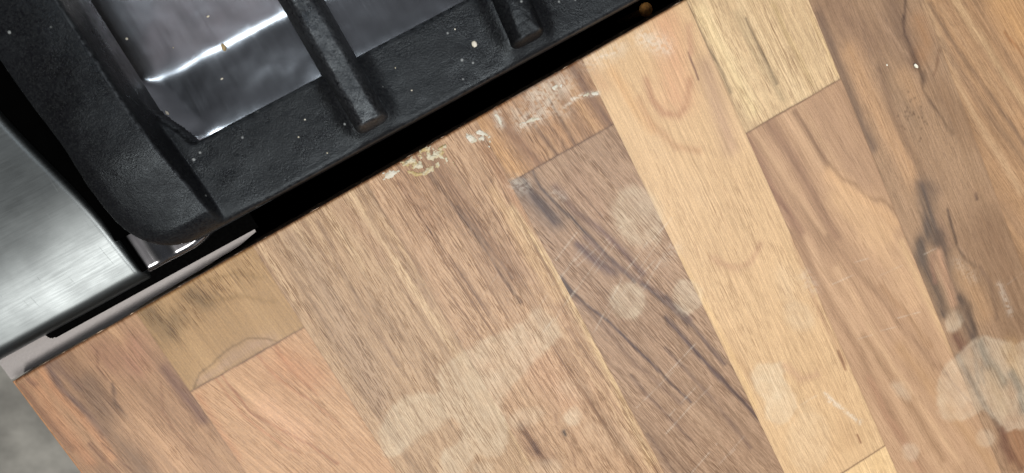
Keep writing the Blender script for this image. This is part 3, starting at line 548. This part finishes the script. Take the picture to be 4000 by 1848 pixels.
for bi, (bn, B) in enumerate(BL.items()):
    u0, u1, v0, v1, cd, cm, cl, ss, slant, con, pstr, pden, cath = B
    stp = .42 if u0 < 440 else 2.5; fine_end = min(VIS, 50+.80*u1)
    us = np.linspace(u0, u1, int(round((u1-u0)/stp))+1)
    if v0 is None or v0 < VIS:
        a = 0. if v0 is None else v0
        e_ = min(v1, max(fine_end, a+1))
        ts = np.linspace(a, e_, int((e_-a)/stp)+1)
        if v1 > e_: ts = np.concatenate([ts, np.linspace(e_, v1, int((v1-e_)/4)+2)[1:]])
    else: ts = np.arange(v0, v1+.1, 4.)
    U, T = np.meshgrid(us, ts, indexing='ij')
    V = T.copy()
    if v0 is None: V = edge_v(U)+(v1-edge_v(U))*(T/v1)
    # warp field so traced marks get natural, uneven borders
    wu = (fbm(U/9, V/28, 3, bi)-.5)*1.6+(fbm(U/1.2, V/9, 2, bi+50)-.5)*1.2
    Uw = U+wu; Vw = V+(fbm(U/6, V/14, 3, bi+90)-.5)*3
    g = U-slant*V+ (fbm(U/30, V/80, 2, bi+20)-.5)*9
    if cath:
        uc, vc, kk = cath; g2 = np.hypot(U-uc-(V-20)*.06, kk*(V-vc)); gc = g2+(fbm(U/25, V/60, 2, bi+25)-.5)*5
        s = .55*fbm(gc/3.2, V/400+bi, 3, bi)+.45*fbm(g/ss, V/160, 3, bi+5)
    else:
        s = fbm(g/ss, V/170+bi, 4, bi)
    s = np.clip((s-.5)*1.1*con+.5+(fbm(U/22, V/40, 3, bi+60)-.5)*.45, 0, 1)[..., None]
    MEAN = np.array([180., 145., 113.]); LD, LM, LL = [lin(.87*np.array(q, float)+.13*MEAN*f_) for q, f_ in ((cd, .85), (cm, 1.), (cl, 1.1))]
    C = np.where(s < .5, LD+(LM-LD)*sst(0, .5, s), LM+(LL-LM)*sst(.5, 1., s))
    for b_, pts, w, c_, a_ in ST:
        if b_ != bn and not (b_ == '7' and bn == '8'): continue
        d = seg_dist(Uw, Vw, pts)
        m = a_*np.exp(-(d/(w*.85))**2)*(.70+.70*fbm(g/1.2, V/30, 2, bi+33))
        m = np.clip(m, 0, 1)[..., None]; C = C*(1-m)+c_*m
    if bn == '7':   # tiny dark pits
        rs = np.random.RandomState(3)
        for k in range(26):
            a, b = UV(ZB, [(rs.normal(590, 45), rs.normal(740, 70))])[0]
            m = (.65*np.exp(-(np.hypot(U-a, (V-b)*.8)/.45)**2))[..., None]; C = C*(1-m)+lin((90, 66, 50))*m
    # seams: hairline dark line in the printed pattern at butt joints, fainter along staves
    if v0 is not None or bn in ('1a', '4a', '6a', '5'):
        for vj in ((v0,) if v0 is not None else (v1,)):
            m = (.8*np.exp(-(np.abs(V-vj)/.45)**2)*(.4+.9*fbm(U/5, V*0, 2, bi)))[..., None]; C = C*(1-np.clip(m, 0, 1))+lin((92, 62, 44))*np.clip(m, 0, 1)
    m = (.32*np.exp(-(np.minimum(U-u0, u1-U)/.4)**2))[..., None]; C = C*(1-m)+lin((120, 88, 62))*m
    if v0 is None:
        m = (.75*np.exp(-((V-edge_v(U))/.55)**2))[..., None]; C = C*(1-m)+lin((128, 78, 46))*m
    # stains, smears, scratches
    S = np.zeros(U.shape)
    for pts, a_, sf in STAIN:
        xs = [p[0] for p in pts]; ys = [p[1] for p in pts]
        if max(xs) < u0-3 or min(xs) > u1+3: continue
        d = poly_sd(Uw*.5+U*.5, Vw*.5+V*.5, pts)
        ring = .07*np.exp(-((d-.5*sf)/(.6*sf))**2)
        S = np.maximum(S, .9*(sst(-sf*1.25, sf*1.25, d+(fbm(U/3, V/3, 3, 77)-.5)*2.6)*(a_*(.35+.95*fbm(U/6, V/6, 4, 70)))+ring*a_*2)*.92)
    sm = np.zeros(U.shape)
    for pts, w, a_ in SMEAR:
        d = seg_dist(U, V, pts); nz = fbm(U/1.1, V/1.1, 3, 71)
        sm = np.maximum(sm, .75*a_*np.exp(-(d/w)**2)*sst(.38, .68, nz+.12)*1.1)
    for i, pts in enumerate(SCR):
        d = seg_dist(U, V, pts); sm = np.maximum(sm, (.18+.16*((i*7) % 5)/4)*np.exp(-(d/.30)**2)*sst(.2, .7, fbm(U/4, V/4, 3, i)))
    S = np.clip(S, 0, .75); sm = np.clip(sm, 0, .9)
    C = C*(1-S[..., None])+lin((218, 202, 176))*S[..., None]
    C = C*(1-sm[..., None])+lin((222, 212, 196))*sm[..., None]
    C = C*KW*np.array([.965, .995, 1.01])
    Z = -0.9*np.clip(1-(V-edge_v(U))/.8, 0, 1)**2*(.5+fbm(U/1.5, V/1.5, 3, 40)) if v0 is None else U*0
    nu, nv = U.shape; idx = base_i+np.arange(nu*nv).reshape(nu, nv)
    FS.append(np.stack([idx[:-1, :-1], idx[:-1, 1:], idx[1:, 1:], idx[1:, :-1]], -1).reshape(-1, 4))
    VS.append(np.stack([U, -V, Z], -1).reshape(-1, 3)/1000.)
    CO.append(np.concatenate([C, np.ones(C.shape[:2]+(1,))], -1).reshape(-1, 4))
    gg = U-slant*.8*V+(fbm(U/24, V/70, 2, bi+20)-.5)*4
    if cath: gg = U+(fbm(U/24, V/70, 2, bi+20)-.5)*4
    GRN.append(np.stack([gg+bi*137., V+bi*71., U*0+bi*3.7], -1).reshape(-1, 3))
    ppz = pstr*(.65+.7*fbm(g/6, V/60, 2, bi+44))
    if bn == '1a': ppz = ppz*(.25+1.4*np.exp(-(seg_dist(U, V, UV(CBL, [(740, 380), (860, 470), (1030, 290), (1250, 150)]))/7.)**2))
    if bn == '5': ppz = ppz*(.6+.6*sst(40, 90, V)-.35*sst(150, 220, V))
    PAR.append(np.stack([ppz, U*0+pden, np.maximum(S, sm)], -1).reshape(-1, 3))
    base_i += nu*nv
VS = np.vstack(VS); FS = np.vstack(FS); CO = np.vstack(CO); GRN = np.vstack(GRN); PAR = np.vstack(PAR)
me = bpy.data.meshes.new('laminate_top')
me.vertices.add(len(VS)); me.vertices.foreach_set('co', VS.ravel())
me.loops.add(len(FS)*4); me.loops.foreach_set('vertex_index', FS.ravel().astype(np.int32))
me.polygons.add(len(FS)); me.polygons.foreach_set('loop_start', np.arange(0, len(FS)*4, 4, dtype=np.int32))
me.polygons.foreach_set('use_smooth', np.ones(len(FS), bool))
me.materials.append(WOOD); me.update(calc_edges=True)
me.attributes.new('Col', 'FLOAT_COLOR', 'POINT').data.foreach_set('color', CO.ravel())
me.attributes.new('Grain', 'FLOAT_VECTOR', 'POINT').data.foreach_set('vector', GRN.ravel())
me.attributes.new('Par', 'FLOAT_VECTOR', 'POINT').data.foreach_set('vector', PAR.ravel())
lam = bpy.data.objects.new('laminate_top', me); link(lam, worktop)
# chipboard core with its sealed cut end
def slab(name, us, z0, z1, off, mat, parent, rough=0.):
    vs = []; fs = []
    n = len(us); rows = 10
    for j in range(rows):
        z = z1+(z0-z1)*j/(rows-1)
        for i, u in enumerate(us):
            o = off+(fbm(np.array(u/2.2), np.array(z/2.2+5), 3)-.5)*rough
            vs.append((u/1000, -(edge_v(u)+float(o))/1000, z/1000))
    for j in range(rows-1):
        for i in range(n-1): a = j*n+i; fs.append((a, a+1, a+n+1, a+n))
    k = len(vs); vs += [(us[0]/1000, -.42, z1/1000), (us[-1]/1000, -.42, z1/1000), (us[-1]/1000, -.42, z0/1000), (us[0]/1000, -.42, z0/1000)]
    fs += [(k, k+1, k+2, k+3), tuple(range(n))[::-1]+(k, k+1), tuple((rows-1)*n+i for i in range(n))+(k+2, k+3),
           tuple(j*n for j in range(rows))+(k+3, k), tuple(j*n+n-1 for j in range(rows))[::-1]+(k+1, k+2)]
    return mesh(name, vs, fs, mat, parent, smooth=False)
slab('core', list(np.arange(.6, 600., 1.5)), -38, -1.0, .05, CHIP, worktop, .7)
FE = mat_plain('front_edge_laminate', lin((170, 125, 90))*KW, .45, 0, 300., .2)
box('front_edge', -.8, .5, 0, 420, -38, -.15, FE, worktop, .5)

# ------------------------------------------------------------------ cooker
cooker = thing('cooker', 'stainless steel gas cooker with a scratched front panel and a pressed hob, beside the worktop', 'cooker')
def recess_z(U, V):
    """pressed burner well: flat bottom, sloping sides, rounded corner"""
    R = 26.
    dx = (U-80.)*2.2; dy = (-40.-V)
    qx = np.minimum(dx-R, 0); qy = np.minimum(dy-R, 0)
    d = R-np.hypot(qx, qy)
    d = np.where((dx > R) | (dy > R), np.minimum(dx, dy), d)
    e = ((U-94.)*12.-(V+56.)*12.)/17.+.010*(U-100.-(V+50.))**2*0+1.
    e = 2.0*e; kk = 5.; hh = np.clip(.5+.5*(d-e)/kk, 0, 1); d = d*(1-hh)+e*hh-kk*hh*(1-hh)
    d = d+(fbm(U/40, V/40, 2, 3)-.5)*2
    # soft hinge top and bottom
    def sp(x, w): return w*np.log1p(np.exp(np.clip(x/w, -40, 40)))
    z = 2.0-.36*(sp(d-2, 1.6)-sp(d-31, 1.7))
    z = z+1.1*np.exp(-((U-104)/11.)**2-((V+47)/6.)**2)-.5*np.exp(-((U-140)/13.)**2-((V+52)/7.)**2)
    return z
def hob_edge(U): return -11.-6.2*sst(80, 104, U)
def hobz(U, V):
    z = recess_z(U, V)
    r_ = 2.6; d = hob_edge(U)-V
    z = z-np.where(d < r_, r_-np.sqrt(np.clip(r_**2-(r_-np.clip(d, 0, r_))**2, 0, None)), 0)-0*(d <= 0)
    dl = U-60.5; z = z-np.where(dl < 2, 2*(1-np.clip(dl/2, 0, 1))**2*1.2, 0)
    z = z-3.5*sst(76, 66, U)
    return z
us = np.concatenate([np.arange(60.5, 240, .7), np.arange(240, 560, 4)])
vs = np.concatenate([np.arange(-400, -120, 5), np.arange(-120, -8, .7), np.linspace(-8, 0, 24)])
grid_mesh('hob_top', us, vs, hobz, STEEL, cooker, zb=-12, wv=lambda U, V: V+hob_edge(U))
# front control panel edge: curved steel
def panel_r(V): return 60.0-8.5*sst(-30, -95, V)+0.*V
def panz(U, V):
    z = 4.2+0*U
    z = z-.0002*np.clip(44-U, 0, None)**2
    z = z-.0032*np.clip(V+55, 0, None)**2
    d = panel_r(V)-U; r_ = 3.2
    z = z-np.where(d < r_, r_-np.sqrt(np.clip(r_**2-(r_-np.clip(d, 0, r_))**2, 0, None)), 0)
    z = z-5*np.clip(1-d/.5, 0, 1)*(d < .5)
    d2 = -9.-V; r2 = 5.
    z = z-np.where(d2 < r2, r2-np.sqrt(np.clip(r2**2-(r2-np.clip(d2, 0, r2))**2, 0, None)), 0)
    z = z+(fbm(U/14, V/14, 2, 8)-.5)*.25
    return z
us = np.concatenate([np.arange(-60, 48, 1.), np.arange(48, 61, .45)]); vs = np.concatenate([np.arange(-420, -120, 6), np.arange(-120, -18, 1.), np.arange(-18, -8.6, .45)])
grid_mesh('front_panel', us, vs, panz, STEELF, cooker, zb=-9.5, keep=lambda U, V, Z: (U < panel_r(V)) & (V < -9.))
box('side_shade_strip', 59.5, 560, -18., -16.2, -30, -12, BLACK, cooker)  # added black strip, stands in for the dark under the hob edge
box('recess_shade', 44, 66.5, -420, -27, -6, 1.2, BLACK, cooker)  # added black fill for the dark recess between panel and grate
box('recess_shade', 59.8, 61.8, -27, -12.5, -6, -.6, BLACK, cooker)  # same black fill, painting the dark band at the panel corner
box('gap_shade_sheet', 62, 560, -17, 4, -75, -60, BLACK, cooker)  # added black sheet hiding the floor so the gap reads as shade
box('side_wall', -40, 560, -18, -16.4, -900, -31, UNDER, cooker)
# light grey flange in the gap and a black strip with a rounded end lying along it
FLZ = -9.
pl = [tuple(G(x, y, FLZ)) for x, y in [(497, 1220), (600, 1163), (675, 1119), (740, 1080), (792, 1050), (860, 1006), (932, 962), (1000, 905)]]  # flange tapers along a shadow boundary: shade put into its outline
def low(U): 
    return np.interp(U, [-6, 40]+[p[0] for p in pl[1:]], [-.3, -.6]+[p[1] for p in pl[1:]])
us = np.linspace(-5.6, pl[-1][0], 160); ts = np.linspace(0, 1, 12)
Ug, Tg = np.meshgrid(us, ts, indexing='ij')
vs_, fs_ = [], []
for k, zz in ((0, FLZ), (1, FLZ-.8)):
    for i in range(160):
        a, b = -11., float(max(low(us[i]), -10.9))
        for j in range(12): vs_.append((us[i]/1000, -(a+(b-a)*ts[j])/1000, zz/1000))
N = 160*12
for i in range(159):
    for j in range(11):
        a = i*12+j; fs_.append((a, a+1, a+13, a+12)); fs_.append((N+a, N+a+12, N+a+13, N+a+1))
    a = i*12+11; fs_.append((a, N+a, N+a+12, a+12)); a = i*12; fs_.append((a, a+12, N+a+12, N+a))
for s_ in (0, 159):
    for j in range(11): a = s_*12+j; fs_.append((a, a+1, N+a+1, N+a))
mesh('side_flange', vs_, fs_, GREY, cooker, smooth=False)
zs = FLZ+.9
s0 = G(190, 1330, zs); 
def strip_d(U, V):
    L0 = -6.6-.0*U
    cu, rr = s0[0]+2.4, 2.4
    yy = V-(L0-rr)
    q = np.where(U < cu, rr-np.hypot(U-cu, yy), rr-np.abs(yy))
    q = np.where((V < L0-rr) & (U >= cu), np.minimum(rr, rr), q)
    return q
us = np.arange(s0[0]-.5, 104, .25); vs = np.arange(-17, -5.5, .4)
grid_mesh('black_strip', us, vs, lambda U, V: FLZ+.1+1.0*np.sqrt(np.clip(strip_d(U, V)/2.4, 0, 1)), MATT_BLACK, cooker, zb=FLZ+.05, keep=lambda U, V, Z: strip_d(U, V) > 0)

# ------------------------------------------------------------------ pan support (cast iron grate) resting on the hob
grate = thing('pan_support', 'black cast iron pan support with rounded corner and raised fingers, resting on the steel hob', 'pan support', (.08, .03, .004))
UE = 455.
def fil(d, r): return 1-np.sqrt(np.clip(1-(1-np.clip(d/r, 0, 1))**2, 0, 1))
def outer_d(U, V):
    R = 20.
    lf = 69.+1.2*np.exp(-((V+60)/14.)**2)
    dx = U-lf; dy = -13.0-V
    d = R-np.hypot(np.minimum(dx-R, 0), np.minimum(dy-R, 0))
    d = np.where((dx > R) | (dy > R), np.minimum(dx, dy), d)
    return np.minimum(d, UE-U)
def inner_d(U, V):   # >0 inside the openings
    fr = 98.6+6.*sst(-62, -43, V)
    dx = np.minimum(U-fr, (UE-31)-U); dy = -43.-V
    R = 2.
    d = R-np.hypot(np.minimum(dx-R, 0), np.minimum(dy-R, 0))
    return np.where((dx > R) | (dy > R), np.minimum(dx, dy), d)
def framez(U, V):
    do = outer_d(U, V); di = inner_d(U, V)
    base = 20.-2.5*fil(do, 3.)
    top = 33.5-.0075*(97.-np.minimum(U, 97))**2-9.5*sst(-52, -12, V)
    edge = 97.8+1.8*sst(-60, -20, V)
    rail = base+(top-base)*sst(edge+2.0, edge-1.2, U)*sst(-11, -21, V)
    rail = np.where(U < edge+3, rail, base)
    rr = (UE-U)
    for uc, hw in ((163.3, 7.), (227.8, 7.8), (292, 7.2), (356, 7.2)):
        base = base+3.2*np.exp(-(np.clip(np.abs(U-uc)-hw+1.8, 0, None)/4.2)**2)*sst(-13, -24, V)*sst(-46, -38, V)
    z = np.maximum(base, rail)
    z = z-4.*fil(do, 8.)*sst(120, 90, U)
    z = z-16*fil(do, 1.2)*.8
    z = z-1.4*fil(-di, 1.2)
    z = z+(fbm(U/9, V/9, 3, 4)-.5)*.5
    return z
us = np.concatenate([np.arange(62, 112, .5), np.arange(112, 275, .7), np.arange(275, UE+.5, 3.)])
vs = np.concatenate([np.arange(-300, -115, 4.), np.arange(-115, -12.3, .5)])
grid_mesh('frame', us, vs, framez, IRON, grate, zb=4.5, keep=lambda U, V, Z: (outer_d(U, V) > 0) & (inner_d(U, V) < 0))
def finger(uc, hw, ztop, lean, mat, vend):
    def c(V): return uc+lean*(V+16)
    def zf(U, V):
        d = hw-np.abs(U-c(V)); x = np.clip(1-d/hw, 0, 1)
        z0 = 19.0
        z = z0-14.*(d <= .01)+(ztop-z0)*(1-np.clip((x-.34)/.66, 0, 1)**2)**.8
        endf = sst(vend, vend-6., V)
        z = z0-4+(z-(z0-4))*endf
        z = np.where(V > -44, z, z)
        return z+(fbm(U/4, V/6, 3, int(uc))-.5)*.9
    us = np.arange(uc-hw-14, uc+hw+14, .45); vs = np.concatenate([np.arange(-235, -115, 3.), np.arange(-115, vend+.2, .5)])
    return grid_mesh('finger', us, vs, zf, mat, grate, zb=12., keep=lambda U, V, Z: np.abs(U-c(V)) < hw)
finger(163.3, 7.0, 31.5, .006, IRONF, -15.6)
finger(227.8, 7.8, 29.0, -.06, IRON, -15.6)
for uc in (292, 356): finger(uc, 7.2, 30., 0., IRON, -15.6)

# ------------------------------------------------------------------ crumbs, dried food and drips
def crust_mat(name, c1, c2):
    k = NB(name); p = k.pos()
    k.put(k.b.inputs['Base Color'], k.mix(k.rng(k.noise(p, 260., 3.), .4, .62), rgba(c1), rgba(c2)))
    k.b.inputs['Roughness'].default_value = .55
    k.put(k.b.inputs['Normal'], k.bump(k.noise(p, 1800., 3.), .0003, .7)); return k.m
CR1 = crust_mat('dried_food', lin((196, 188, 164))*.75, lin((184, 162, 112))*.7)
CR2 = crust_mat('dried_paste', lin((204, 200, 186))*.75, lin((184, 176, 152))*.75)
WHITE = crust_mat('white_crumb', lin((240, 238, 228))*.85, lin((220, 218, 200))*.85)
def crust(name, label, z, strokes, h=.5, thr=.50, mat=CR1, seed=1, group=None):
    allp = [p for s, w in strokes for p in UV(z, s)]; mw = max(w for s, w in strokes)*1.6
    u0, u1 = min(p[0] for p in allp)-mw, max(p[0] for p in allp)+mw; v0, v1 = min(p[1] for p in allp)-mw, max(p[1] for p in allp)+mw
    SS = [(UV(z, s), w) for s, w in strokes]
    def fld(U, V):
        e = np.zeros(U.shape)
        for s, w in SS: e = np.maximum(e, np.exp(-(seg_dist(U, V, s)/w)**2))
        return e*.50+(fbm(U/1.5, V/1.5, 5, seed)-.5)*1.15-.31-thr*.13
    t = thing(name, label, 'dried food' if mat is not WHITE else 'crumb', ((u0+u1)/2000, -(v0+v1)/2000, 0), group)
    o = grid_mesh('crust', np.arange(u0, u1, .2), np.arange(v0, v1, .2), lambda U, V: .03+np.clip(fld(U, V), 0, .5)*2*h*(.5+fbm(U/.6, V/.6, 2, seed+3)),
                  mat, None, zb=.012, keep=lambda U, V, Z: (fld(U, V) > 0) & (V > edge_v(U)+.2))
    # a single-mesh thing: drop the empty, keep the mesh
    for kk in ('label', 'category', 'group'):
        if kk in t: o[kk] = t[kk]
    bpy.data.objects.remove(t); o.name = name
    return o
ZR = ((1500, 550), 3.215)
crust('dried_food', 'flaky yellowish white crust of dried food on the dark brown stave by the cut edge', ZR,
      [([(270, 280), (340, 240), (450, 230), (520, 150), (600, 190)], 2.1), ([(600, 190), (720, 170), (740, 230), (680, 290), (600, 350)], 1.7), ([(600, 350), (540, 400), (430, 430), (340, 390), (270, 380)], .9),
       ([(470, 150), (560, 130)], 1.8), ([(700, 100), (770, 60), (790, 130)], .6), ([(340, 300), (480, 310)], 1.3)], .8, .80, CR1, 5)
crust('dried_food', 'small broken trail of dried white paste at the left end of the crust', ZR,
      [([(0, 480), (50, 430), (110, 400)], 1.1), ([(120, 400), (185, 385)], .8)], .35, .62, CR2, 9)
crust('dried_food', 'two small pale dried flakes on the tan stripe right of the big crust', CT3,
      [([(40, 690), (70, 700)], 1.2), ([(90, 665), (120, 700), (140, 710)], 1.6), ([(100, 660), (140, 690)], .9)], .4, .72, CR2, 14)
crust('dried_food', 'thin whitish streak of dried paste on the dark stripe next to the light stave', CT3,
      [([(620, 482), (660, 472), (690, 470)], .7), ([(640, 475), (655, 478)], .9)], .22, .62, CR2, 21)
crust('dried_food', 'powdery grey white residue on the brown stripes close to the cut edge', CT3,
      [([(300, 625), (350, 605), (390, 595)], .8), ([(180, 575), (200, 620)], .8), ([(470, 440), (500, 430)], .9), ([(240, 495), (300, 465)], .6)], .18, .95, CR2, 27)
def crumb(name, label, z, x, y, sx, sy, hh, base, mat, cat, rot=0., group=None):
    """small irregular lump"""
    px = zp(z[0], z[1], [(x, y)])[0]; u, v = G(px[0], px[1], base)
    rs = np.random.RandomState(int(x*7+y)); vs = []; fs = []; n = 12
    for j, (f, q) in enumerate(((1., 0.), (.95, .5), (.6, .92))):
        for i in range(n):
            a = i*2*math.pi/n; rr = f*(1+rs.uniform(-.18, .18)*(1 if j == 0 else .7))
            X, Y = sx*rr*math.cos(a), sy*rr*math.sin(a)
            vs.append(((u+X*math.cos(rot)-Y*math.sin(rot))/1000, -(v+X*math.sin(rot)+Y*math.cos(rot))/1000, (base+q*hh)/1000))
    vs.append((u/1000, -v/1000, (base+hh)/1000)); k = 3*n
    for j in range(2):
        for i in range(n): fs.append((j*n+i, j*n+(i+1) % n, (j+1)*n+(i+1) % n, (j+1)*n+i))
    for i in range(n): fs.append((2*n+i, 2*n+(i+1) % n, k))
    fs.append(tuple(range(n))[::-1])
    o = mesh(name, vs, fs, mat); return tag(o, label, cat, group)
crumb('crumb', 'larger white angular crumb beside the dark knot in the brown stave', ZB, 598, 410, .75, 1.35, .9, 0., WHITE, 'crumb', -.35)
crumb('crumb', 'tiny white crumb left of the larger one on the brown stave', ZB, 420, 404, .38, .5, .35, 0., WHITE, 'crumb')
crumb('paint_drip', 'cream coloured dried drip on the black side rail of the pan support', CT3, 68, 222, 1.0, 1.25, .4, 20.0, CR2, 'drip')
crumb('crumb', 'brown food crumb on the bright crease of the steel hob', ((400, 0), 2.148), 1015, 395, .9, 1.3, .5, -7.4, crust_mat('brown_crumb', lin((150, 128, 84))*.7, lin((176, 166, 140))*.7), 'crumb', .2)
sp = [(((400, 0), 2.148), 1003, 661, .55, .3, -3.0), (((400, 0), 2.148), 545, 955, .5, 1.2, -1.5), (((400, 0), 2.148), 204, 326, .5, .5, -1.), (((400, 0), 2.148), 887, 138, .6, .35, -8.),
      (((400, 0), 2.148), 594, 400, .25, .25, -6.)]
for i, (z, x, y, a, b, zz) in enumerate(sp):
    lb = ['pale grain fleck on the dark slope right of the middle of the hob well', 'elongated grey fleck above the white curved corner of the hob well', 'round whitish fleck nearest the front rail of the pan support',
          'faint pale fleck on the purplish flat bottom of the hob well', 'tiniest white fleck on the dark part of the hob well'][i]
    px = zp(z[0], z[1], [(x, y)])[0]; u, v = G(px[0], px[1], zz); zz = float(recess_z(np.array(u), np.array(v)))-.05
    crumb('crumb', lb, z, x, y, a, b, .25, zz, CR2, 'crumb')
rs = np.random.RandomState(12)
for i, (x, y) in enumerate([(830, 342), (912, 455), (792, 412), (375, 602), (487, 770), (1130, 147), (343, 690)]):
    crumb('crumb', 'small white speck on the black side rail of the pan support', ((900, 0), 1.288), x, y, .28, .34, .2, 19.95, CR2, 'crumb', rs.rand()*3, 'white specks on the side rail')

# ------------------------------------------------------------------ below: cabinet, floor and a rusty fixing deep in the gap
cab = thing('base_cabinet', 'dark base cabinet side under the worktop, at the back of the gap', 'cabinet')
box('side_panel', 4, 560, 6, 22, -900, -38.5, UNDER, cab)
sv = thing('screw', 'rusty brown screw head glimpsed in the dark gap at the top of the photo', 'screw', (.295, .006, -.02))
su, svv = G(2522, 38, -24)
vs_ = []; fs_ = []
for j in range(6):
    a = j/5*math.pi/2
    for i in range(14): t = i*2*math.pi/14; vs_.append((su/1000+.0032*math.cos(a)*math.cos(t), -svv/1000+.0032*math.cos(a)*math.sin(t), -.024+.002*math.sin(a)))
for j in range(5):
    for i in range(14): fs_.append((j*14+i, j*14+(i+1) % 14, (j+1)*14+(i+1) % 14, (j+1)*14+i))
RUST = mat_plain('rust', (.42, .20, .05), .8, 0, 600., .4)
mesh('screw_head', vs_, fs_, RUST, sv)
shank = [(su/1000+.0014*math.cos(i*math.pi/4), -svv/1000+.0014*math.sin(i*math.pi/4), z) for z in (-.0245, -.06) for i in range(8)]
mesh('shank', shank, [(i, (i+1) % 8, 8+(i+1) % 8, 8+i) for i in range(8)]+[tuple(range(8, 16))], RUST, sv)
fl = mesh('floor', [(-3, -3, -.9), (3, -3, -.9), (3, 3, -.9), (-3, 3, -.9)], [(0, 1, 2, 3)], FLOOR, smooth=False); tag(fl, kind='structure')
